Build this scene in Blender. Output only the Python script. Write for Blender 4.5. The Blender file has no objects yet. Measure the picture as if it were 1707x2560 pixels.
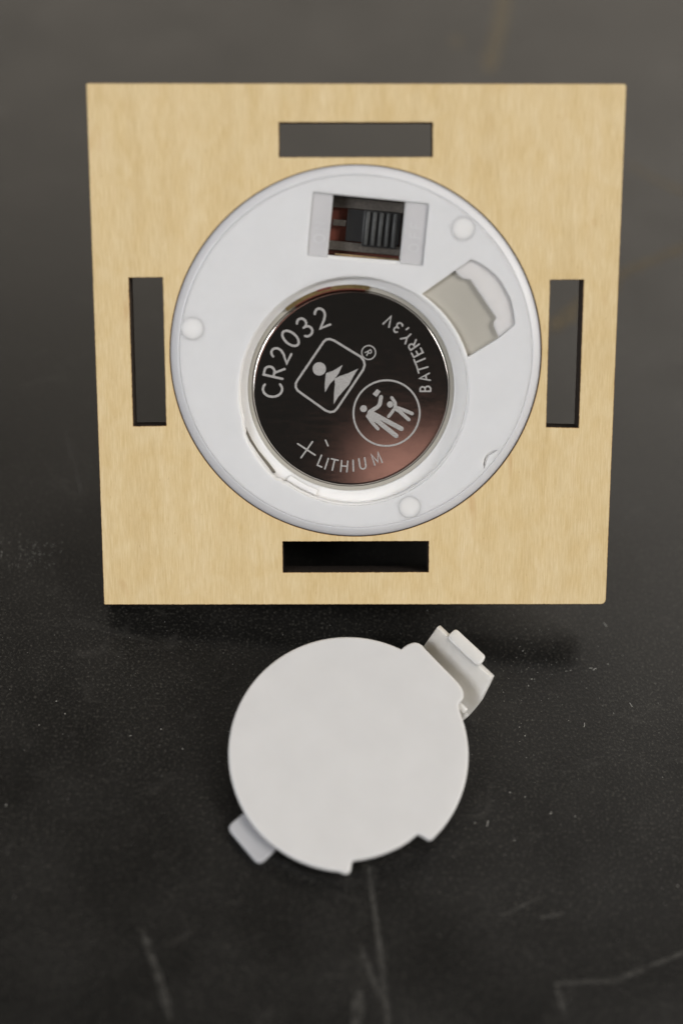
import bpy, bmesh, math, random
from mathutils import Vector, Matrix

random.seed(7)
S = bpy.context.scene
C = S.collection
R = math.radians
MM = 0.001                      # everything below is written in millimetres

# ------------------------------------------------------------------ camera
cam = bpy.data.cameras.new('camera')
cam.sensor_fit = 'VERTICAL'
cam.sensor_height = 36
cam.lens = 50.43
cam.clip_start = 0.005
cam.clip_end = 20
cam.dof.use_dof = True
cam.dof.focus_distance = 0.1475
cam.dof.aperture_fstop = 7.6
cam.dof.aperture_blades = 7
co = bpy.data.objects.new('camera', cam)
CAM_ROT = Matrix(((0.997559, -0.039048, -0.057891), (0.0, 0.829038, -0.559193), (0.069829, 0.557828, 0.827014)))
co.location = Vector((-10.407, -75.315, 132.316)) * MM
co.rotation_euler = CAM_ROT.to_euler()
C.objects.link(co)
S.camera = co

# ------------------------------------------------------------------ world, lamps, exposure
w = bpy.data.worlds.new('World')
S.world = w
w.use_nodes = True
w.node_tree.nodes['Background'].inputs[0].default_value = (1, 0.95, 0.88, 1)
w.node_tree.nodes['Background'].inputs[1].default_value = 0.02


def area(name, loc, sx, sy, power, col, target=(0, 0, 0.01)):
    l = bpy.data.lights.new(name, 'AREA')
    l.shape = 'RECTANGLE'
    l.size, l.size_y = sx, sy
    l.energy = power
    l.color = col
    o = bpy.data.objects.new(name, l)
    o.location = loc
    o.rotation_euler = (Vector(target) - Vector(loc)).to_track_quat('-Z', 'Y').to_euler()
    C.objects.link(o)
    return o


area('ceiling_lamp', (1.25, -0.35, 1.05), 0.7, 0.7, 23.5, (1.0, 0.965, 0.92))
area('ceiling_lamp', (-1.00, -0.76, 0.98), 0.6, 0.6, 16.5, (0.97, 0.98, 1.0))
area('ceiling_lamp', (0.62, 1.00, 1.22), 0.34, 0.34, 1.5, (1.0, 0.955, 0.89))
area('wall_lamp', (0.2, 1.55, 1.10), 2.6, 1.0, 15, (1.0, 0.90, 0.77))
area('added_reflection_lamp', (0.070, -0.515, 0.350), 0.16, 0.075, 0.021, (1.0, 0.52, 0.42), (0.004, 0.013, 0.013))  # added dim lamp, stands in for the brown reflection in the coin cell
S.view_settings.view_transform = 'Standard'
S.view_settings.look = 'None'
S.view_settings.gamma = 1
S.view_settings.exposure = 0


# ------------------------------------------------------------------ material helpers
def mat(name):
    m = bpy.data.materials.new(name)
    m.use_nodes = True
    nt = m.node_tree
    return m, nt, nt.nodes['Principled BSDF']


def plain(name, col, rough, metal=0.0, sss=0.0, rad=0.5, spec=0.5, grain=0.0, gscale=3.0):
    m, nt, b = mat(name)
    b.inputs['Base Color'].default_value = (*col, 1)
    b.inputs['Roughness'].default_value = rough
    b.inputs['Metallic'].default_value = metal
    b.inputs['Specular IOR Level'].default_value = spec
    if sss:
        b.inputs['Subsurface Weight'].default_value = sss
        b.inputs['Subsurface Radius'].default_value = (1.0, 0.95, 0.85)
        b.inputs['Subsurface Scale'].default_value = rad * MM
    if grain:
        n = noise(nt, gscale, 4)
        r = ramp(nt, n.outputs['Fac'], [(0.3, tuple(c * (1 - grain) for c in col)), (0.7, tuple(min(1, c * (1 + grain)) for c in col))])
        nt.links.new(r.outputs[0], b.inputs['Base Color'])
        bump(nt, b, n.outputs['Fac'], 0.15, 0.02)
    return m


def coords(nt, sc=(1, 1, 1), rot=(0, 0, 0)):
    t = nt.nodes.new('ShaderNodeTexCoord')
    mp = nt.nodes.new('ShaderNodeMapping')
    mp.inputs['Scale'].default_value = [s * 1000 for s in sc]     # texture units are millimetres
    mp.inputs['Rotation'].default_value = rot
    nt.links.new(t.outputs['Object'], mp.inputs['Vector'])
    return mp.outputs[0]


def noise(nt, scale, detail=3, sc=(1, 1, 1), rot=(0, 0, 0), dist=0, rough=0.5):
    n = nt.nodes.new('ShaderNodeTexNoise')
    n.inputs['Scale'].default_value = scale
    n.inputs['Detail'].default_value = detail
    n.inputs['Distortion'].default_value = dist
    n.inputs['Roughness'].default_value = rough
    nt.links.new(coords(nt, sc, rot), n.inputs['Vector'])
    return n


def ramp(nt, fac, stops):
    r = nt.nodes.new('ShaderNodeValToRGB')
    e = r.color_ramp.elements
    while len(e) < len(stops):
        e.new(0.5)
    for k, (p, c) in zip(e, stops):
        k.position = p
        k.color = (*c, 1) if len(c) == 3 else c
    nt.links.new(fac, r.inputs[0])
    return r


def bump(nt, b, h, strength, dist):
    bp = nt.nodes.new('ShaderNodeBump')
    bp.inputs['Strength'].default_value = strength
    bp.inputs['Distance'].default_value = dist * MM
    nt.links.new(h, bp.inputs['Height'])
    nt.links.new(bp.outputs[0], b.inputs['Normal'])


def mix(nt, a, b_, fac, mode='MIX'):
    m = nt.nodes.new('ShaderNodeMix')
    m.data_type = 'RGBA'
    m.blend_type = mode
    for src, key in ((fac, 0), (a, 6), (b_, 7)):
        if isinstance(src, (int, float)):
            m.inputs[key].default_value = src
        elif isinstance(src, tuple):
            m.inputs[key].default_value = (*src, 1)
        else:
            nt.links.new(src, m.inputs[key])
    return m.outputs[2]


# ------------------------------------------------------------------ materials
def table_material():
    m, nt, b = mat('black_laminate')
    fine = noise(nt, 3.6, 3, rough=0.75)
    base = ramp(nt, fine.outputs['Fac'], [(0.30, (0.0035, 0.0033, 0.003)), (0.55, (0.0068, 0.0064, 0.0058)), (0.70, (0.055, 0.052, 0.045))])
    broad = noise(nt, 0.09, 4)
    br = ramp(nt, broad.outputs['Fac'], [(0.35, (0.78, 0.78, 0.78)), (0.65, (1.2, 1.2, 1.2))])
    c = mix(nt, base.outputs[0], br.outputs[0], 1.0, 'MULTIPLY')
    # rubbed, dusty smudges
    sm = noise(nt, 0.16, 6, (1, 1.6, 1), (0, 0, 0.5), 1.2, 0.7)
    smr = ramp(nt, sm.outputs['Fac'], [(0.58, (0, 0, 0)), (0.8, (0.35, 0.35, 0.35))])
    c = mix(nt, c, (0.07, 0.066, 0.06), smr.outputs[0])
    nt.links.new(c, b.inputs['Base Color'])
    rr = ramp(nt, broad.outputs['Fac'], [(0.3, (0.31, 0.31, 0.31)), (0.7, (0.39, 0.39, 0.39))])
    nt.links.new(rr.outputs[0], b.inputs['Roughness'])
    b.inputs['Specular IOR Level'].default_value = 0.5
    bump(nt, b, fine.outputs['Fac'], 0.6, 0.035)
    return m


def wood_material():
    m, nt, b = mat('birch_veneer')
    fib = noise(nt, 1.0, 4, (9.0, 0.45, 1), (0, 0, 0.012), 0.15, 0.7)
    c1 = ramp(nt, fib.outputs['Fac'], [(0.28, (0.59, 0.445, 0.23)), (0.5, (0.67, 0.522, 0.29)), (0.72, (0.745, 0.605, 0.365))])
    band = noise(nt, 1.0, 3, (0.55, 0.05, 1), (0, 0, 0.05), 0.8)
    c2 = ramp(nt, band.outputs['Fac'], [(0.3, (0.95, 0.93, 0.89)), (0.5, (1, 0.995, 0.98)), (0.7, (1.03, 1.035, 1.06))])
    c = mix(nt, c1.outputs[0], c2.outputs[0], 1.0, 'MULTIPLY')
    mott = noise(nt, 0.55, 4, (1, 0.6, 1), (0, 0, 0), 0.5)
    c3 = ramp(nt, mott.outputs['Fac'], [(0.3, (0.965, 0.935, 0.87)), (0.7, (1.02, 1.03, 1.06))])
    c = mix(nt, c, c3.outputs[0], 1.0, 'MULTIPLY')
    # a few reddish mineral streaks
    st = noise(nt, 1.0, 2, (0.42, 0.11, 1), (0, 0, -0.42), 0.2)
    sr = ramp(nt, st.outputs['Fac'], [(0.69, (0, 0, 0)), (0.76, (0.45, 0.45, 0.45))])
    c = mix(nt, c, (0.50, 0.29, 0.12), sr.outputs[0])
    # pin-prick pores
    po = noise(nt, 1.0, 1, (5.5, 1.6, 1))
    pr = ramp(nt, po.outputs['Fac'], [(0.18, (0.45, 0.45, 0.45)), (0.27, (0, 0, 0))])
    c = mix(nt, c, (0.36, 0.21, 0.09), pr.outputs[0])
    nt.links.new(c, b.inputs['Base Color'])
    b.inputs['Roughness'].default_value = 0.62
    b.inputs['Specular IOR Level'].default_value = 0.25
    bump(nt, b, fib.outputs['Fac'], 0.35, 0.04)
    return m


def cell_material():
    m, nt, b = mat('polished_steel')
    b.inputs['Metallic'].default_value = 1
    b.inputs['Base Color'].default_value = (0.60, 0.57, 0.54, 1)
    n = noise(nt, 1.0, 5, (0.5, 2.5, 1), (0, 0, 0.7), 0.6, 0.7)
    r = ramp(nt, n.outputs['Fac'], [(0.35, (0.06, 0.06, 0.06)), (0.75, (0.115, 0.115, 0.115))])
    nt.links.new(r.outputs[0], b.inputs['Roughness'])
    return m


def etch_material():
    m, nt, b = mat('laser_etch')
    n = noise(nt, 9.0, 2)
    r = ramp(nt, n.outputs['Fac'], [(0.3, (0.22, 0.21, 0.20)), (0.7, (0.44, 0.425, 0.41))])
    nt.links.new(r.outputs[0], b.inputs['Base Color'])
    b.inputs['Roughness'].default_value = 0.6
    return m


def plastic(name, col, rough=0.42, sss=0.35, rad=0.7):
    m, nt, b = mat(name)
    n = noise(nt, 0.25, 3)
    r = ramp(nt, n.outputs['Fac'], [(0.3, tuple(c * 0.975 for c in col)), (0.7, tuple(min(1, c * 1.02) for c in col))])
    nt.links.new(r.outputs[0], b.inputs['Base Color'])
    f = noise(nt, 6.0, 3)
    rr = ramp(nt, f.outputs['Fac'], [(0.3, (rough - .06,) * 3), (0.7, (rough + .06,) * 3)])
    nt.links.new(rr.outputs[0], b.inputs['Roughness'])
    b.inputs['Subsurface Weight'].default_value = sss
    b.inputs['Subsurface Radius'].default_value = (1.0, 0.97, 0.9)
    b.inputs['Subsurface Scale'].default_value = rad * MM
    bump(nt, b, f.outputs['Fac'], 0.08, 0.02)
    return m


M_TABLE = table_material()
M_WOOD = wood_material()
M_BURNT = plain('laser_charred_edge', (0.028, 0.020, 0.015), 0.85, grain=0.5, gscale=4, spec=0.2)
M_TOAST = plain('toasted_rim', (0.30, 0.175, 0.075), 0.7, grain=0.35, gscale=4, spec=0.2)
M_HOUSE = plastic('white_plastic', (0.915, 0.895, 0.865), 0.42, 0.75, 1.6)
M_RIM = plastic('shaded_rim_plastic', (0.72, 0.715, 0.725), 0.42, 0.75, 1.6)  # housing plastic toned greyer, putting the rim's left-hand shade into its colour
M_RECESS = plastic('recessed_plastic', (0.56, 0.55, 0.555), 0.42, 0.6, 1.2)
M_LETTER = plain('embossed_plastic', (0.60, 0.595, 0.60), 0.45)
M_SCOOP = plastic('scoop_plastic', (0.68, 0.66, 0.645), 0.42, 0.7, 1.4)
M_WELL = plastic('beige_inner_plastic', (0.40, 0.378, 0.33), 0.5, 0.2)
M_PIP = plastic('pip_plastic', (0.83, 0.815, 0.79), 0.42, 0.75, 1.6)
M_LID = plastic('lid_plastic', (0.60, 0.592, 0.584), 0.48, 0.6, 1.0)
M_CLIP = plastic('clip_plastic', (0.70, 0.68, 0.64), 0.45, 0.9, 2.4)
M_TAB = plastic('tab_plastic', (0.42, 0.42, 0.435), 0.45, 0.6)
M_CELL = cell_material()
M_ETCH = etch_material()
M_BLACK = plain('black_plastic', (0.012, 0.012, 0.012), 0.42)
M_RIDGE = plain('grey_ridge_plastic', (0.05, 0.052, 0.05), 0.4, grain=0.3)  # slider ridges, a paler grey than the slider itself
M_STEEL = plain('dull_switch_metal', (0.085, 0.075, 0.065), 0.5, 0.4, grain=0.25)
M_PHEN = plain('brown_phenolic', (0.13, 0.028, 0.014), 0.5, grain=0.2)
M_BOARD = plain('tan_board_edge', (0.22, 0.15, 0.075), 0.6, grain=0.3)
M_BRASS = plain('brass_contact', (0.24, 0.175, 0.075), 0.4, 0.8, grain=0.2)
M_DUST = plain('pale_dust', (0.42, 0.41, 0.38), 0.8)
M_FLAME = plastic('flame_plastic', (0.75, 0.66, 0.42))


def scratch_material(col, top):
    m, nt, b = mat('rubbed_scratch')
    b.inputs['Base Color'].default_value = (*col, 1)
    b.inputs['Roughness'].default_value = 0.7
    n = noise(nt, 1.1, 5, rough=0.75)
    r = ramp(nt, n.outputs['Fac'], [(0.36, (0, 0, 0)), (0.66, (top, top, top))])
    nt.links.new(r.outputs[0], b.inputs['Alpha'])
    return m


M_SCR = scratch_material((0.105, 0.10, 0.09), 0.45)
M_SCR_TAN = scratch_material((0.18, 0.145, 0.09), 0.8)


# ------------------------------------------------------------------ mesh helpers (mm in, metres out)
def link(name, me, m=None, parent=None):
    o = bpy.data.objects.new(name, me)
    C.objects.link(o)
    if m:
        me.materials.append(m)
    if parent:
        o.parent = parent
    return o


def finish(name, bm, m=None, parent=None, smooth=35, flats=True):
    for v in bm.verts:
        v.co *= MM
    bmesh.ops.recalc_face_normals(bm, faces=bm.faces)
    me = bpy.data.meshes.new(name)
    bm.to_mesh(me)
    bm.free()
    if smooth:
        me.shade_smooth()
        me.set_sharp_from_angle(angle=R(smooth))
        if flats:
            nz = [abs(p.normal.z) > 0.9999 for p in me.polygons]
            seen = {}
            for p in me.polygons:
                for k in p.edge_keys:
                    seen.setdefault(k, set()).add(nz[p.index])
            sh = me.attributes.get('sharp_edge') or me.attributes.new('sharp_edge', 'BOOLEAN', 'EDGE')
            for e in me.edges:
                if len(seen.get(e.key, ())) == 2:
                    sh.data[e.index].value = True
    return link(name, me, m, parent)


def slab(bm, outline, holes, z0, z1, bev=0.06, off=(0, 0), res=2):
    """flat piece with holes and rounded edges, added to bm"""
    cu = bpy.data.curves.new('tmp', 'CURVE')
    cu.dimensions = '2D'
    cu.fill_mode = 'BOTH'
    cu.extrude = (z1 - z0) / 2 - bev
    cu.bevel_depth = bev
    cu.bevel_resolution = res
    cu.offset = -bev
    for loop in [outline] + list(holes):
        sp = cu.splines.new('POLY')
        sp.points.add(len(loop) - 1)
        for p, q in zip(sp.points, loop):
            p.co = (q[0] + off[0], q[1] + off[1], 0, 1)
        sp.use_cyclic_u = True
    ob = bpy.data.objects.new('tmp', cu)
    me = bpy.data.meshes.new_from_object(ob)
    b2 = bmesh.new()
    b2.from_mesh(me)
    bmesh.ops.remove_doubles(b2, verts=b2.verts, dist=1e-4)
    vm = {}
    for v in b2.verts:
        vm[v] = bm.verts.new((v.co.x, v.co.y, v.co.z + (z0 + z1) / 2))
    for f in b2.faces:
        try:
            bm.faces.new([vm[v] for v in f.verts])
        except ValueError:
            pass
    b2.free()
    bpy.data.objects.remove(ob)
    bpy.data.curves.remove(cu)
    bpy.data.meshes.remove(me)
    return bm


def circle(c, r, n=128, a0=0, a1=360):
    full = abs(a1 - a0) >= 360
    k = n if full else n + 1
    return [(c[0] + r * math.cos(R(a0 + (a1 - a0) * i / n)), c[1] + r * math.sin(R(a0 + (a1 - a0) * i / n))) for i in range(k)]


def rounded(poly, r, n=4):
    out = []
    k = len(poly)
    for i in range(k):
        p0, p1, p2 = Vector(poly[i - 1]), Vector(poly[i]), Vector(poly[(i + 1) % k])
        a, b_ = (p0 - p1), (p2 - p1)
        rr = min(r, a.length * 0.45, b_.length * 0.45)
        s, e = p1 + a.normalized() * rr, p1 + b_.normalized() * rr
        for j in range(n + 1):
            t = j / n
            out.append(tuple((1 - t) ** 2 * s + 2 * t * (1 - t) * p1 + t * t * e))
    return out


def lathe(bm, prof, c=(0, 0), n=128):
    rings = []
    for r, z in prof:
        if r < 1e-6:
            rings.append([bm.verts.new((c[0], c[1], z))])
        else:
            rings.append([bm.verts.new((c[0] + r * math.cos(2 * math.pi * i / n), c[1] + r * math.sin(2 * math.pi * i / n), z)) for i in range(n)])
    for a, b_ in zip(rings, rings[1:]):
        for i in range(n):
            j = (i + 1) % n
            if len(a) == 1 and len(b_) == 1:
                continue
            if len(a) == 1:
                bm.faces.new((a[0], b_[i], b_[j]))
            elif len(b_) == 1:
                bm.faces.new((a[i], b_[0], a[j]))
            else:
                bm.faces.new((a[i], b_[i], b_[j], a[j]))
    return bm


def stroke(bm, pts, wd, z, h=0.02, closed=False, seg=8):
    """a flattened round bead along a polyline: etched or embossed line"""
    P = [Vector((p[0], p[1], 0)) for p in pts]
    n = len(P)
    rings = []

    def ring(p, side, sc):
        vs = []
        for k in range(seg):
            a = 2 * math.pi * k / seg
            q = p + side * (math.cos(a) * wd / 2 * sc)
            vs.append(bm.verts.new((q.x, q.y, z + math.sin(a) * h)))
        return vs
    for i in range(n):
        if closed:
            d0, d1 = (P[i] - P[i - 1]).normalized(), (P[(i + 1) % n] - P[i]).normalized()
        else:
            d0 = (P[i] - P[i - 1]).normalized() if i else (P[1] - P[0]).normalized()
            d1 = (P[i + 1] - P[i]).normalized() if i < n - 1 else d0
        d = (d0 + d1)
        d = d.normalized() if d.length > 1e-6 else d1
        cs = max(0.5, d.dot(d1))
        side = Vector((-d.y, d.x, 0)) / cs
        if not closed and i == 0:
            rings.append(ring(P[0] - d * wd * 0.5, side, 0.15))
            rings.append(ring(P[0] - d * wd * 0.3, side, 0.8))
        rings.append(ring(P[i], side, 1))
        if not closed and i == n - 1:
            rings.append(ring(P[i] + d * wd * 0.3, side, 0.8))
            rings.append(ring(P[i] + d * wd * 0.5, side, 0.15))
    m_ = len(rings)
    for i in range(m_ if closed else m_ - 1):
        a, b_ = rings[i], rings[(i + 1) % m_]
        for k in range(seg):
            j = (k + 1) % seg
            bm.faces.new((a[k], b_[k], b_[j], a[j]))
    if not closed:
        bm.faces.new(rings[0])
        bm.faces.new(rings[-1][::-1])


def blob(bm, poly, z, h=0.02):
    """a filled etched shape, slightly raised"""
    lo = [bm.verts.new((p[0], p[1], z - h)) for p in poly]
    hi = [bm.verts.new((p[0], p[1], z + h)) for p in poly]
    n = len(poly)
    for i in range(n):
        j = (i + 1) % n
        bm.faces.new((lo[i], lo[j], hi[j], hi[i]))
    from mathutils.geometry import tessellate_polygon
    for t in tessellate_polygon([[Vector((p[0], p[1], 0)) for p in poly]]):
        bm.faces.new([hi[k] for k in t])


def boxq(bm, quad, z0, z1, b=0.0):
    """block on a quadrilateral footprint"""
    lo = [bm.verts.new((p[0], p[1], z0)) for p in quad]
    hi = [bm.verts.new((p[0], p[1], z1)) for p in quad]
    new = []
    for i in range(4):
        j = (i + 1) % 4
        new.append(bm.faces.new((lo[i], lo[j], hi[j], hi[i])))
    new.append(bm.faces.new(hi))
    new.append(bm.faces.new(lo[::-1]))
    if b:
        es = list({e for f in new for e in f.edges})
        bmesh.ops.bevel(bm, geom=es, offset=b, segments=2, profile=0.5, affect='EDGES')


def thing(name, label, cat, M, group=None):
    o = bpy.data.objects.new(name, None)
    o.empty_display_size = 0.01
    C.objects.link(o)
    o.matrix_world = M
    o['label'] = label
    o['category'] = cat
    if group:
        o['group'] = group
    return o


def pose(loc, rows):
    m = Matrix(rows).to_4x4()
    q = m.to_quaternion().normalized()
    return Matrix.Translation(Vector(loc) * MM) @ q.to_matrix().to_4x4()

# ------------------------------------------------------------------ poses (how the things stand on the table)
POSE_PLATE = pose((-1.287, 18.104, 22.524), ((0.99783, -0.0495, -0.0434), (0.00333, 0.69631, -0.71773), (0.06575, 0.71603, 0.69496)))
POSE_LID = pose((-0.7069, -16.3494, 3.7473), ((0.9989, -0.01694, -0.04383), (0.00951, 0.98633, -0.16451), (0.04601, 0.16391, 0.9854)))
HC = (0.0, -0.171)              # middle of the round hole in the plate
PC = (-0.158, -3.909)           # middle of the battery pocket
CC = (-0.462, -3.719)           # middle of the coin cell


def shifted(c):
    return POSE_PLATE @ Matrix.Translation(Vector((c[0], c[1], 0)) * MM)


# ------------------------------------------------------------------ table
bm = bmesh.new()
boxq(bm, [(-420, -300), (420, -300), (420, 520), (-420, 520)], -25, 0, 1.5)
table = finish('tabletop', bm, M_TABLE)
table['kind'] = 'structure'

SCR = [(2.6, [[23.4, 109.27], [21.59, 98.97], [19.58, 90.61]]),
       (2.2, [[15.67, 97.95], [15.2, 95.95]]),
       (1.6, [[45.47, 59.04], [39.22, 55.26], [34.59, 52.51], [29.11, 47.69], [24.7, 43.22]]),
       (1.3, [[34.38, 50.62], [28.93, 45.78], [24.6, 42.0]]),
       (1.0, [[37.83, 73.25], [41.11, 70.53], [46.08, 67.56]]),
       (0.55, [[1.45, -26.65], [2.27, -33.34], [2.76, -38.12], [3.09, -41.97]]),
       (0.6, [[0.64, -34.18], [1.5, -36.77], [2.66, -39.29]]),
       (1.3, [[0.53, -38.36], [0.07, -42.02]]),
       (0.8, [[-19.5, -33.41], [-17.88, -37.16], [-16.43, -41.18]]),
       (0.7, [[18.66, -37.34], [19.36, -40.53]]),
       (0.5, [[18.41, -37.42], [24.16, -36.99], [31.97, -33.92]]),
       (0.4, [[13.94, -31.22], [17.84, -29.23]]),
       (0.5, [[17.6, -31.26], [20.05, -30.78]]),
       (0.6, [[-32.73, 24.11], [-31.11, 18.99], [-29.92, 14.77]])]
for k, (wd, pts) in enumerate(SCR):
    bm = bmesh.new()
    fine = []
    for a, b_ in zip(pts, pts[1:]):
        n = max(2, int((Vector(b_) - Vector(a)).length / 1.2))
        for i in range(n):
            t = i / n
            fine.append((a[0] + (b_[0] - a[0]) * t, a[1] + (b_[1] - a[1]) * t))
    fine.append(tuple(pts[-1]))
    prev = None
    z = 0.004 + 0.0015 * k
    for i, p in enumerate(fine):
        q0, q1 = fine[max(0, i - 1)], fine[min(len(fine) - 1, i + 1)]
        d = (Vector(q1) - Vector(q0)).normalized()
        sd = Vector((-d.y, d.x)) * wd * 0.5 * (0.75 + 0.3 * random.random()) * (0.35 if i in (0, len(fine) - 1) else 1)
        cur = (bm.verts.new((p[0] + sd.x, p[1] + sd.y, z)), bm.verts.new((p[0] - sd.x, p[1] - sd.y, z)))
        if prev:
            bm.faces.new((prev[0], prev[1], cur[1], cur[0]))
        prev = cur
    finish('scratch', bm, M_SCR_TAN if k < 5 else M_SCR, table, 0)

# dust: grains and lint nobody could count, one object
bm = bmesh.new()


def grain(x, y, s):
    z = s * 0.35
    a = random.random() * 6.28
    vs = [bm.verts.new((x + s * math.cos(a + k * 2.09) * random.uniform(.5, 1.2), y + s * math.sin(a + k * 2.09) * random.uniform(.5, 1.2), 0.002)) for k in range(3)]
    t = bm.verts.new((x, y, z + 0.004))
    bm.faces.new(vs)
    for k in range(3):
        bm.faces.new((vs[k], vs[(k + 1) % 3], t))


def lint(x, y, ln, a):
    pts = []
    for k in range(5):
        pts.append((x, y))
        x += ln / 5 * math.cos(a)
        y += ln / 5 * math.sin(a)
        a += random.uniform(-.7, .7)
    stroke(bm, pts, 0.055, 0.03, 0.025, seg=4)


for x, y in [(-32.43, 8.2), (-32.67, 5.43), (-18.82, -18.01), (-31.36, -12.89), (-28.92, -11.61), (-29.94, -10.2), (18.05, -2.66), (27.02, -3.88), (22.99, -4.8), (18.27, -2.91), (18.74, -5.98), (17.06, -11.52), (17.58, -12.47), (18.36, -6.76), (22.23, -10.61), (17.54, -14.87), (17.1, -19.1), (15.65, -7.61), (27.02, -9.61), (15.6, -18.68), (11.94, -21.97), (-33.48, -21.47), (-11.23, 6.08), (31.32, -27.84), (21.96, -21.01), (15.7, -23.65), (-27.74, -20.63), (-19.25, -12.97), (-22.22, -13.78), (-16.95, -15.02)]:
    grain(x, y, random.uniform(.06, .12))
for x, y in [(27.06, 1.02), (25.01, -4.47), (25.4, -4.72), (23.75, -11.3), (28.84, -8.4), (13.24, -21.71), (19.6, -20.62)]:
    lint(x, y, random.uniform(.4, .8), random.random() * 6.28)
for _ in range(90):
    grain(random.gauss(18.4, 3.6), random.gauss(-4.5, 2.8), random.uniform(.025, .065))
for _ in range(1500):
    grain(random.uniform(-50, 50), random.uniform(-44, 30), random.choice((.02, .025, .025, .03, .035, .05)))
for _ in range(110):
    grain(random.gauss(-35.2, 2.0), random.gauss(7.2, 1.1), random.uniform(.025, .075))
dust = finish('dust', bm, M_DUST, None, 0)
dust['kind'] = 'stuff'

# ------------------------------------------------------------------ plywood plate
def wobble(poly, step=0.2, amp=0.006):
    out = []
    k = len(poly)
    for i in range(k):
        a, b_ = Vector(poly[i]), Vector(poly[(i + 1) % k])
        n = max(1, int((b_ - a).length / step))
        nrm = (b_ - a).normalized()
        nrm = Vector((-nrm.y, nrm.x))
        for j in range(n):
            p = a.lerp(b_, j / n)
            if j:
                p = p + nrm * random.gauss(0, amp)
            out.append(tuple(p))
    return out


def cnr(poly, rs):
    out = []
    for i, r in enumerate(rs):
        p0, p1, p2 = Vector(poly[i - 1]), Vector(poly[i]), Vector(poly[(i + 1) % 4])
        s, e = p1 + (p0 - p1).normalized() * r, p1 + (p2 - p1).normalized() * r
        out += [tuple((1 - t) ** 2 * s + 2 * t * (1 - t) * p1 + t * t * e) for t in (0, .33, .67, 1)]
    return out


outline = cnr([(-26, -26), (26, -26), (26, 26), (-26, 26)], (0.12, 0.55, 0.3, 0.15))
SLOTS = [[(-7.5, 19.10), (7.40, 19.13), (7.38, 22.38), (-7.5, 22.37)], [(-22.43, -7.33), (-19.11, -7.29), (-19.10, 7.54), (-22.46, 7.50)],
         [(19.26, -7.42), (22.55, -7.50), (22.55, 7.34), (19.21, 7.30)], [(-7.45, -22.57), (7.56, -22.54), (7.54, -19.27), (-7.46, -19.30)]]
bm = bmesh.new()
slab(bm, wobble(outline), [wobble(s, 0.15, 0.009) for s in SLOTS] + [circle(HC, 18.585, 200)], -2.8, 0, 0.045, res=1)
plate = finish('plywood_plate', bm, None, None, 40)
for m_ in (M_WOOD, M_BURNT, M_TOAST):
    plate.data.materials.append(m_)
for f in plate.data.polygons:
    nz = abs(f.normal.z)
    f.material_index = 0 if nz > 0.95 else (1 if nz < 0.2 else 2)
plate.matrix_world = POSE_PLATE
plate['label'] = 'square of pale birch plywood with four slots and a round hole, standing aslant'
plate['category'] = 'plywood plate'

# ------------------------------------------------------------------ LED tealight, base towards the camera
tea = thing('tealight', 'round white plastic LED tealight base set in the hole of the plywood square', 'tealight', shifted(HC))
OT = (-HC[0], -HC[1])


def o2(p, o=OT):
    return [(q[0] + o[0], q[1] + o[1]) for q in p]


SW_REC = [(-4.246, 15.783), (7.11, 14.67), (6.588, 8.668), (-4.824, 9.678)]
SW_WIN = [(-2.25, 15.541), (4.877, 14.879), (4.374, 9.116), (-2.813, 9.663)]
# hinge well: inner side follows the pocket, outer side has two small shoulders
a_lo, a_hi = 17.5, 56.0
inner = [(PC[0] + 11.88 * math.cos(R(a)), PC[1] + 11.88 * math.sin(R(a))) for a in [a_lo + (a_hi - a_lo) * i / 10 for i in range(11)]]
outer_w = [(9.75, 8.23), (10.1, 7.75), (10.62, 7.38), (11.31, 7.3), (13.96, 3.53), (13.72, 3.1), (13.76, 2.65), (14.26, 1.59)]
WELL = inner[::-1] + [(14.26, 1.59), (13.76, 2.65), (13.72, 3.1), (13.96, 3.53), (11.31, 7.3), (10.62, 7.38), (10.1, 7.75), (9.75, 8.23)]
WELL = WELL[::-1]
NOTCH = inner[::-1] + [(14.26, 1.59), (15.82, 2.94), (15.62, 4.3), (15.32, 5.45), (14.39, 7.07), (13.7, 7.85), (12.98, 8.44), (12.1, 9.0), (11.32, 9.31), (9.75, 8.23)]
NOTCH = NOTCH[::-1]
CRES = [(13.02, -11.63), (13.21, -11.23), (13.29, -10.77), (13.51, -10.32), (14.02, -9.99), (14.35, -9.72), (13.89, -9.79), (13.37, -10.05), (13.02, -10.58), (12.93, -11.1)]


def pocket(r, lo=198.0, hi=231.0, rb=11.9):
    out = []
    for i in range(180):
        a = 2.0 * i
        rr = rb if lo < a < hi else r
        if abs(a - lo) < 3 or abs(a - hi) < 3:
            rr = r + (rb - r) * 0.45
        out.append((PC[0] + rr * math.cos(R(a)), PC[1] + rr * math.sin(R(a))))
    return out


bm = bmesh.new()
slab(bm, circle(HC, 17.56, 160), [pocket(11.55), rounded(SW_REC, 0.15), rounded(NOTCH, 0.12, 2), CRES], 0.08, 0.40, 0.06, OT, 3)
slab(bm, circle(HC, 17.54, 160), [pocket(11.42, rb=11.85), SW_WIN, WELL], -0.95, 0.08, 0.06, OT, 2)
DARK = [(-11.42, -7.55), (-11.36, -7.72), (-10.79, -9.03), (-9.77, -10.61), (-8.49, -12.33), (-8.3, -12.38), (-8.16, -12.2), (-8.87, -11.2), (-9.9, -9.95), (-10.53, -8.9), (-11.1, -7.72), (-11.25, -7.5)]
slab(bm, circle(HC, 17.53, 160), [circle(CC, 10.44, 128), SW_WIN, WELL, DARK], -4.4, -0.95, 0.12, OT)
housing = finish('housing', bm, M_HOUSE, tea)

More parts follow.
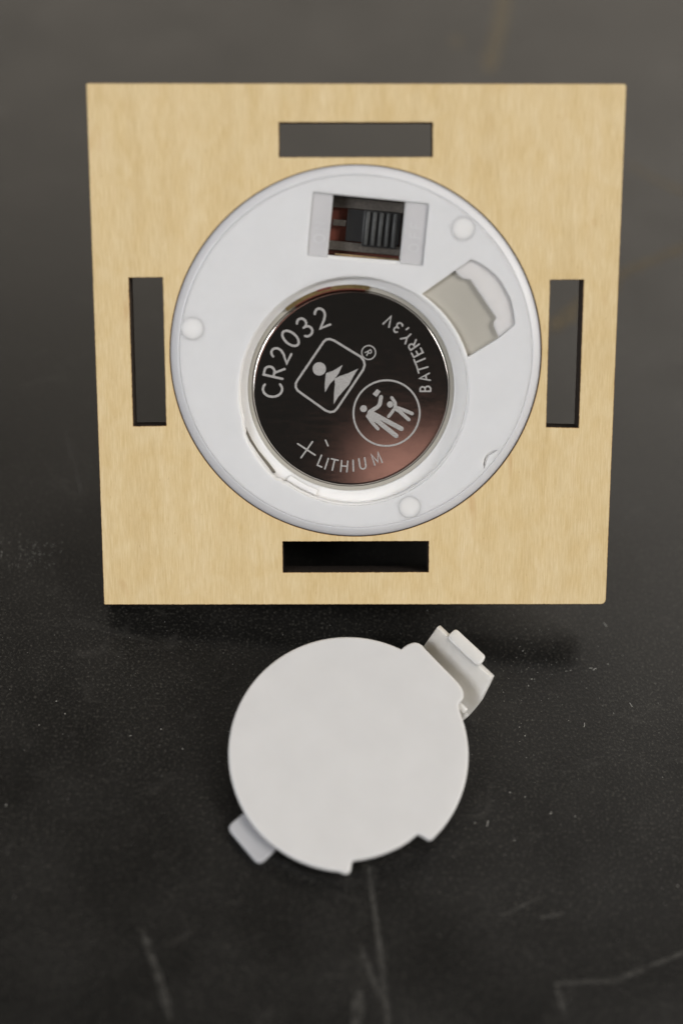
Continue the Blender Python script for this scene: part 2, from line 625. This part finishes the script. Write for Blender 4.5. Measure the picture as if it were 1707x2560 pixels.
bm = bmesh.new()
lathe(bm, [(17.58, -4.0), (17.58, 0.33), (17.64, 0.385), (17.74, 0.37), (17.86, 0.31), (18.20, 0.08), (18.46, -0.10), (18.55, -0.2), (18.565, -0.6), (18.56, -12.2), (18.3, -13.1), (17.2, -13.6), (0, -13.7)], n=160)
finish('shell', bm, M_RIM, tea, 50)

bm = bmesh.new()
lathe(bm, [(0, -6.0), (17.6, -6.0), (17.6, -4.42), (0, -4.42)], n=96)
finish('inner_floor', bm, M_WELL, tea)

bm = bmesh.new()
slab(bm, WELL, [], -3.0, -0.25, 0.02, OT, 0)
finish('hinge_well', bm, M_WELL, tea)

bm = bmesh.new()
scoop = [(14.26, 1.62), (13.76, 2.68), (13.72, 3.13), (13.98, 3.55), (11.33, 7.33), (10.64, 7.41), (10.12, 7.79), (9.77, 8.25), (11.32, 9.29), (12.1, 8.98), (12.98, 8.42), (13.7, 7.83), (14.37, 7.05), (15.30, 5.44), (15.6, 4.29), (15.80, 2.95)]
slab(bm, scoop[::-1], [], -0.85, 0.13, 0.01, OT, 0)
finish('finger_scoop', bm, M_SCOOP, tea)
bm = bmesh.new()
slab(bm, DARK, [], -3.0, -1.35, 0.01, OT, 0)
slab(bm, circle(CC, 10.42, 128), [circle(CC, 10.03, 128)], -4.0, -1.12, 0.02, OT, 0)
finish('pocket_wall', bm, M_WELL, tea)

# shallow floor of the switch recess and of the finger scoop
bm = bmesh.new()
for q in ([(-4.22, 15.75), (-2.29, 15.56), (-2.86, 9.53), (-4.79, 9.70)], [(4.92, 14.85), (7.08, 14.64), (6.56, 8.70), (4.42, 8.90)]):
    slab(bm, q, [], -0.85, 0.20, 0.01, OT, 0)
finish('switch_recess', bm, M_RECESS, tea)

for c in [(10.473, 12.292), (-16.233, 2.513), (5.508, -15.612)]:
    bm = bmesh.new()
    d = (c[0] - HC[0], c[1] - HC[1])
    lathe(bm, [(1.15, 0.0), (1.15, 0.395), (1.08, 0.41), (0.98, 0.42), (0.8, 0.428), (0.5, 0.432), (0, 0.434)], d, 32)
    finish('pip', bm, M_PIP, tea)

# bayonet ramp and small keys on the pocket ledge
bm = bmesh.new()
for a0, a1, r0, r1, zt in ((233, 250, 10.75, 11.40, -0.62), ):
    poly = circle(PC, r1, 16, a0, a1) + circle(PC, r0, 16, a0, a1)[::-1]
    slab(bm, poly, [], -1.2, zt, 0.12, OT)
finish('pocket_ledge', bm, M_HOUSE, tea)

# embossed ON and OFF beside the switch, reading upward
FONT = {}


def arc(cx, cy, rx, ry, a0, a1, n=10):
    return [(cx + rx * math.cos(R(a0 + (a1 - a0) * i / n)), cy + ry * math.sin(R(a0 + (a1 - a0) * i / n))) for i in range(n + 1)]


FONT['C'] = (0.80, [arc(0.45, 0.5, 0.40, 0.5, 52, 308, 14)])
FONT['R'] = (0.66, [[(0.08, 0), (0.08, 1), (0.30, 1)] + arc(0.32, 0.74, 0.24, 0.26, 85, -90, 8) + [(0.10, 0.48)], [(0.30, 0.47), (0.60, 0)]])
FONT['2'] = (0.66, [arc(0.31, 0.71, 0.25, 0.29, 160, 0, 9)[:] + [(0.53, 0.55), (0.40, 0.36), (0.06, 0.02), (0.60, 0.02)]])
FONT['0'] = (0.70, [arc(0.35, 0.5, 0.29, 0.5, 0, 360, 18)])
FONT['3'] = (0.64, [arc(0.29, 0.745, 0.23, 0.255, 150, -80, 9) + [(0.24, 0.5)], [(0.24, 0.5)] + arc(0.28, 0.245, 0.27, 0.255, 85, -150, 10)])
FONT['B'] = (0.64, [[(0.08, 0), (0.08, 1), (0.28, 1)] + arc(0.30, 0.765, 0.21, 0.235, 85, -85, 7) + [(0.10, 0.53)], [(0.28, 0.53)] + arc(0.30, 0.265, 0.26, 0.265, 80, -85, 7) + [(0.08, 0)]])
FONT['A'] = (0.72, [[(0.02, 0), (0.36, 1), (0.70, 0)], [(0.15, 0.36), (0.57, 0.36)]])
FONT['T'] = (0.62, [[(0.0, 1), (0.62, 1)], [(0.31, 1), (0.31, 0)]])
FONT['E'] = (0.56, [[(0.54, 1), (0.08, 1), (0.08, 0), (0.54, 0)], [(0.08, 0.52), (0.48, 0.52)]])
FONT['F'] = (0.54, [[(0.52, 1), (0.08, 1), (0.08, 0)], [(0.08, 0.52), (0.46, 0.52)]])
FONT['Y'] = (0.66, [[(0.0, 1), (0.33, 0.48), (0.66, 1)], [(0.33, 0.48), (0.33, 0)]])
FONT['V'] = (0.68, [[(0.02, 1), (0.34, 0), (0.66, 1)]])
FONT[','] = (0.20, [[(0.12, 0.08), (0.06, -0.18)]])
FONT['L'] = (0.54, [[(0.08, 1), (0.08, 0), (0.52, 0)]])
FONT['I'] = (0.20, [[(0.10, 1), (0.10, 0)]])
FONT['H'] = (0.72, [[(0.08, 1), (0.08, 0)], [(0.64, 1), (0.64, 0)], [(0.08, 0.52), (0.64, 0.52)]])
FONT['U'] = (0.70, [[(0.08, 1), (0.08, 0.30)] + arc(0.35, 0.28, 0.27, 0.28, 180, 360, 8) + [(0.62, 1)]])
FONT['M'] = (0.84, [[(0.06, 0), (0.10, 1), (0.42, 0.18), (0.74, 1), (0.78, 0)]])
FONT['N'] = (0.72, [[(0.08, 0), (0.08, 1), (0.64, 0), (0.64, 1)]])
FONT['O'] = (0.84, [arc(0.42, 0.5, 0.38, 0.5, 0, 360, 18)])


def glyph(bm, ch, centre, up_deg, height, wd, z, h=0.02, sx=1.0):
    """one letter: centre of its cap height at centre, its top pointing along up_deg"""
    adv, strokes = FONT[ch]
    u = Vector((math.cos(R(up_deg)), math.sin(R(up_deg))))
    r = Vector((u.y, -u.x))
    for k, s in enumerate(strokes):
        pts = [Vector(centre) + r * ((x - adv / 2) * height * sx) + u * ((y - 0.5) * height) for x, y in s]
        stroke(bm, [tuple(p) for p in pts], wd, z + 0.0007 * k, h)


def word(name, spec, parent, m, z, h):
    bm = bmesh.new()
    for ch, c, up, hh, wd in spec:
        glyph(bm, ch, c, up, hh, wd, z, h)
    return finish(name, bm, m, parent, 60)


word('on_marking', [('O', (-3.62, 11.3 + .17), 175, 1.0, 0.16), ('N', (-3.50, 12.55 + .17), 175, 1.0, 0.16)], tea, M_LETTER, 0.195, 0.022)
word('off_marking', [('O', (5.62, 10.4 + .17), 175, 0.95, 0.15), ('F', (5.72, 11.55 + .17), 175, 0.95, 0.15), ('F', (5.80, 12.5 + .17), 175, 0.95, 0.15)], tea, M_LETTER, 0.195, 0.016)

# slide switch inside its window
ux = Vector((7.127, -0.662)).normalized()
uy = Vector((0.534, 5.83)).normalized()
w0 = Vector((-2.813, 9.663)) - Vector(HC)


def wq(x0, x1, y0, y1):
    return [tuple(w0 + ux * x + uy * y) for x, y in ((x0, y0), (x1, y0), (x1, y1), (x0, y1))]


sw = bpy.data.objects.new('slide_switch', None)
C.objects.link(sw)
sw.parent = tea
bm = bmesh.new()
boxq(bm, wq(0.02, 7.15, 0.02, 5.82), -4.3, -3.3)
finish('switch_base', bm, M_PHEN, sw)
bm = bmesh.new()
boxq(bm, wq(0.03, 7.14, 4.75, 5.8), -3.28, -2.3, 0.08)
boxq(bm, wq(0.03, 7.14, 0.55, 1.45), -3.28, -2.3, 0.08)
boxq(bm, wq(0.25, 1.5, 2.95, 3.55), -3.28, -2.35, 0.05)
finish('metal_frame', bm, M_STEEL, sw)
bm = bmesh.new()
boxq(bm, wq(0.7, 7.1, 0.03, 0.26), -3.28, -1.6, 0.04)
finish('board_edge', bm, M_BOARD, sw)
bm = bmesh.new()
boxq(bm, wq(1.62, 7.0, 1.55, 4.7), -3.28, -2.55, 0.06)
boxq(bm, wq(3.25, 6.75, 1.2, 4.75), -2.6, -1.75, 0.08)
slider = finish('slider', bm, M_BLACK, sw)
for k in range(5):
    bm = bmesh.new()
    x = 3.50 + k * 0.68
    boxq(bm, wq(x, x + 0.32, 1.35, 4.62), -1.8, -1.42, 0.07)
    finish('ridge', bm, M_RIDGE, slider)

# brass contact that shows above the cell
bm = bmesh.new()
slab(bm, circle(CC, 10.50, 24, 80, 129) + circle(CC, 10.10, 24, 80, 129)[::-1], [], -1.4, -0.86, 0.03, OT)
finish('contact_spring', bm, M_BRASS, tea)
bm = bmesh.new()
slab(bm, circle(CC, 10.13, 24, 82, 124) + circle(CC, 10.02, 24, 82, 124)[::-1], [], -1.3, -0.83, 0.02, OT)
slab(bm, circle(CC, 10.53, 8, 101, 109) + circle(CC, 10.30, 8, 101, 109)[::-1], [], -1.3, -0.82, 0.02, OT)
finish('contact_tip', bm, M_PHEN, tea)

# the flame on the far side, which rests on the table
bm = bmesh.new()
lathe(bm, [(0, -32.1), (0.7, -31.7), (1.6, -30.3), (2.7, -27.5), (3.9, -23.0), (4.6, -19.5), (4.5, -17.0), (3.9, -15.0), (4.8, -13.6), (4.8, -13.0), (0, -13.0)], n=48)
finish('flame', bm, M_FLAME, tea, 60)

# ------------------------------------------------------------------ coin cell
cell = thing('coin_cell', 'shiny round lithium coin battery lying in the round pocket of the tealight', 'coin battery', shifted(CC))
bm = bmesh.new()
lathe(bm, [(0, -4.2), (9.2, -4.2), (9.8, -3.9), (10.0, -3.5), (10.0, -1.45), (9.985, -1.24), (9.94, -1.10), (9.87, -1.02), (9.79, -0.995), (9.72, -1.0), (9.66, -1.01), (9.3, -1.012), (0, -1.012)], n=192)
finish('can', bm, M_CELL, cell, 50)

ZE = -1.005
K = {'square': [[-5.442, 0.878], [-2.752, 4.824], [-2.485, 5.05], [-2.151, 5.09], [-1.751, 4.957], [0.989, 3.292], [1.285, 2.891], [1.367, 2.489], [1.235, 2.02], [-1.418, -1.958], [-1.687, -2.229], [-2.092, -2.324], [-2.563, -2.161], [-5.381, -0.132], [-5.58, 0.205], [-5.578, 0.609]],
     'peak1': [[-0.842, 2.489], [-1.217, 1.685], [-1.686, 1.013], [-2.156, 0.542], [-2.627, -0.307], [-2.653, 0.475], [-2.584, 1.147], [-2.517, 1.658], [-1.82, 1.886]],
     'peak2': [[0.725, 2.114], [0.325, 1.483], [-0.209, 0.475], [-0.746, -0.132], [-1.283, -0.739], [-1.754, -1.524], [-1.713, -0.334], [-1.619, 0.475], [-1.659, 1.08], [-1.15, 1.349], [-0.345, 1.618]],
     'hand': [[2.613, 0.03], [2.99, -0.199], [2.59, -0.767], [2.185, -0.469]]}


def ring_word(name, text, pol, inward, height, wd):
    spec = []
    for ch, (r, a) in zip(text, pol):
        up = a + 180 if inward else a
        spec.append((ch, (r * math.cos(R(a)), r * math.sin(R(a))), up, height, wd))
    return word(name, spec, cell, M_ETCH, ZE, 0.02)


ring_word('model_lettering', 'CR2032', [(7.93, 180.5), (7.96, 167.2), (7.91, 153.6), (7.97, 139.7), (7.83, 126.3), (7.79, 112.2)], False, 1.95, 0.23)
ring_word('kind_lettering', 'BATTERY,3V', [(7.52, 0.5), (7.53, 9.2), (7.54, 16.4), (7.54, 22.8), (7.62, 28.9), (7.70, 35.6), (7.65, 43.0), (7.75, 47.4), (7.80, 53.2), (7.85, 61.5)], True, 1.05, 0.16)
ring_word('chemistry_lettering', 'LITHIUM', [(7.95, 247.7), (8.02, 252.0), (7.95, 257.1), (7.93, 265.1), (7.84, 271.8), (7.72, 278.9), (7.58, 290.3)], True, 1.12, 0.16)
bm = bmesh.new()
stroke(bm, [(-5.411, -5.568), (-3.655, -6.735)], 0.17, ZE)
stroke(bm, [(-3.922, -5.363), (-5.08, -7.009)], 0.17, ZE + 0.001)
finish('plus_mark', bm, M_ETCH, cell, 60)
bm = bmesh.new()
stroke(bm, [(-2.595, -5.199), (-2.50, -5.40), (-2.339, -5.774)], 0.15, ZE)
finish('nick', bm, M_ETCH, cell, 60)

emblem = bpy.data.objects.new('maker_emblem', None)
C.objects.link(emblem)
emblem.parent = cell
bm = bmesh.new()
stroke(bm, K['square'], 0.22, ZE, closed=True)
finish('emblem_frame', bm, M_ETCH, emblem, 60)
bm = bmesh.new()
blob(bm, circle((-3.199, 2.087), 0.67, 36), ZE)
blob(bm, K['peak1'], ZE)
blob(bm, K['peak2'], ZE)
finish('emblem_shapes', bm, M_ETCH, emblem, 30)
bm = bmesh.new()
stroke(bm, circle((1.763, 3.732), 0.70, 40), 0.12, ZE, closed=True)
glyph(bm, 'R', (1.763, 3.732), 28, 0.62, 0.11, ZE)
finish('registered_mark', bm, M_ETCH, emblem, 60)

warn = bpy.data.objects.new('warning_emblem', None)
C.objects.link(warn)
warn.parent = cell
bm = bmesh.new()
stroke(bm, circle((3.611, -2.433), 3.36, 96), 0.19, ZE, closed=True)
finish('emblem_ring', bm, M_ETCH, warn, 60)
bm = bmesh.new()
blob(bm, circle((1.277, -1.958), 0.35, 24), ZE)
blob(bm, K['hand'], ZE)
FIG = [(0.62, [[1.953, -2.433], [2.293, -3.045]]), (0.40, [[1.884, -2.297], [2.69, -1.795], [2.918, -1.524], [3.048, -0.767]]), (0.34, [[1.684, -2.705], [2.16, -3.385], [2.744, -4.025]]),
       (0.47, [[2.021, -2.705], [2.902, -3.385], [4.601, -4.749]]), (0.47, [[2.155, -2.433], [3.44, -3.113], [5.136, -4.026]])]
for k, (wd, pts) in enumerate(FIG):
    stroke(bm, pts, wd, ZE + 0.0008 * k)
finish('adult_figure', bm, M_ETCH, warn, 60)
bm = bmesh.new()
blob(bm, circle((3.968, -1.524), 0.32, 24), ZE)
FIG = [(0.32, [[4.51, -1.958], [4.478, -1.348], [4.124, -0.834]]), (0.32, [[4.403, -1.985], [4.083, -2.433], [3.816, -2.773]]),
       (0.36, [[4.443, -1.931], [4.917, -2.23], [5.87, -3.086]]), (0.36, [[4.482, -1.795], [5.32, -2.094], [6.201, -2.46]])]
for k, (wd, pts) in enumerate(FIG):
    stroke(bm, pts, wd, ZE + 0.0008 * k)
finish('child_figure', bm, M_ETCH, warn, 60)

# ------------------------------------------------------------------ battery cover lying in front
lid = thing('battery_cover', 'loose round white plastic battery cover with a clip, lying in front of the plywood', 'battery cover', POSE_LID)
LR = 11.70


def larc(a0, a1, n):
    return circle((0, 0), LR, n, a0, a1)


out = [(5.38, 10.41), (5.62, 10.65), (6.02, 10.92), (6.40, 11.08), (6.75, 11.15), (7.12, 11.08), (7.46, 10.86), (7.98, 10.23), (10.92, 6.96), (11.28, 6.45), (11.46, 5.95), (11.46, 5.45), (11.30, 5.10), (11.02, 4.85), (10.92, 4.55), (11.0, 4.05)]
out += larc(15.5, -42, 40)
out += [(8.25, -8.28), (7.95, -8.60), (7.70, -8.72), (7.45, -8.70), (6.91, -8.34), (6.66, -8.20), (6.45, -8.20), (5.71, -8.80), (4.85, -9.33), (3.99, -9.73), (3.1, -10.07), (2.29, -10.32), (1.3, -10.53), (0.6, -10.62), (0.36, -10.68), (0.22, -10.82), (0.17, -11.15), (0.10, -11.55), (-0.06, -11.80), (-0.43, -11.88)]
out += larc(265, 117.6 - 0.0 + 0, 100) if False else circle((0, 0), LR, 100, 265, 64)
bm = bmesh.new()
slab(bm, out, [], -0.85, 0, 0.22, res=4)
finish('disc', bm, M_LID, lid, 60)
# thin tongue below the rim, lower left
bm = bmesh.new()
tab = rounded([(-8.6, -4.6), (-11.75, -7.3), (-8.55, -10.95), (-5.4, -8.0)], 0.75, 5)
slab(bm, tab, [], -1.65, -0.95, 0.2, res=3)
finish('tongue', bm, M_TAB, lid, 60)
# spring clip: a strip bent into a U, with a thumb rest on its outer leg
er, et = Vector((0.713, 0.701)), Vector((0.701, -0.713))
prof = [(11.5, -0.6), (11.55, -3.0), (11.8, -4.0), (12.25, -4.35), (12.7, -4.1), (13.15, -3.55), (13.7, -2.75), (14.3, -1.9), (14.9, -1.1), (15.45, -0.28)]
TH = 0.62
t0, t1 = -2.8, 4.75
bm = bmesh.new()
sec = []
for i, (r, z) in enumerate(prof):
    a, b_ = Vector(prof[max(0, i - 1)]), Vector(prof[min(len(prof) - 1, i + 1)])
    d = (b_ - a).normalized()
    nn = Vector((d.y, -d.x))
    sec.append(((r, z), (r + nn.x * TH, z + nn.y * TH)))
rows = []
for t in (t0, t0 + 0.1, t1 - 0.1, t1):
    ins = 0.08 if t in (t0, t1) else 0
    row = []
    for si, (a, b_) in enumerate(sec):
        t_ = t + (0.5 * min(1.0, (9 - si) / 3.0) if t > 0 else 0)
        av, bv = Vector(a), Vector(b_)
        m_ = (av + bv) / 2
        for q in (av.lerp(m_, ins / TH * 2), bv.lerp(m_, ins / TH * 2)):
            p = er * q.x + et * t_
            row.append(bm.verts.new((p.x, p.y, q.y)))
    rows.append(row)
n = len(prof)
for ra, rb in zip(rows, rows[1:]):
    for i in range(n - 1):
        bm.faces.new((ra[2 * i], ra[2 * i + 2], rb[2 * i + 2], rb[2 * i]))
        bm.faces.new((ra[2 * i + 1], rb[2 * i + 1], rb[2 * i + 3], ra[2 * i + 3]))
    bm.faces.new((ra[0], rb[0], rb[1], ra[1]))
    bm.faces.new((ra[-2], ra[-1], rb[-1], rb[-2]))
for row in (rows[0], rows[-1]):
    for i in range(n - 1):
        bm.faces.new((row[2 * i], row[2 * i + 1], row[2 * i + 3], row[2 * i + 2]))
bmesh.ops.recalc_face_normals(bm, faces=bm.faces)
# soften the top edge of the leg
clip = finish('clip', bm, M_CLIP, lid, 50)
bm = bmesh.new()
th = [tuple(er * r + et * t) for r, t in ((15.35, -1.4), (16.75, -1.4), (16.75, 2.75), (16.2, 2.95), (15.35, 2.95))]
slab(bm, rounded(th, 0.4, 5), [], -0.95, -0.20, 0.18, res=3)
finish('thumb_rest', bm, M_CLIP, clip, 60)
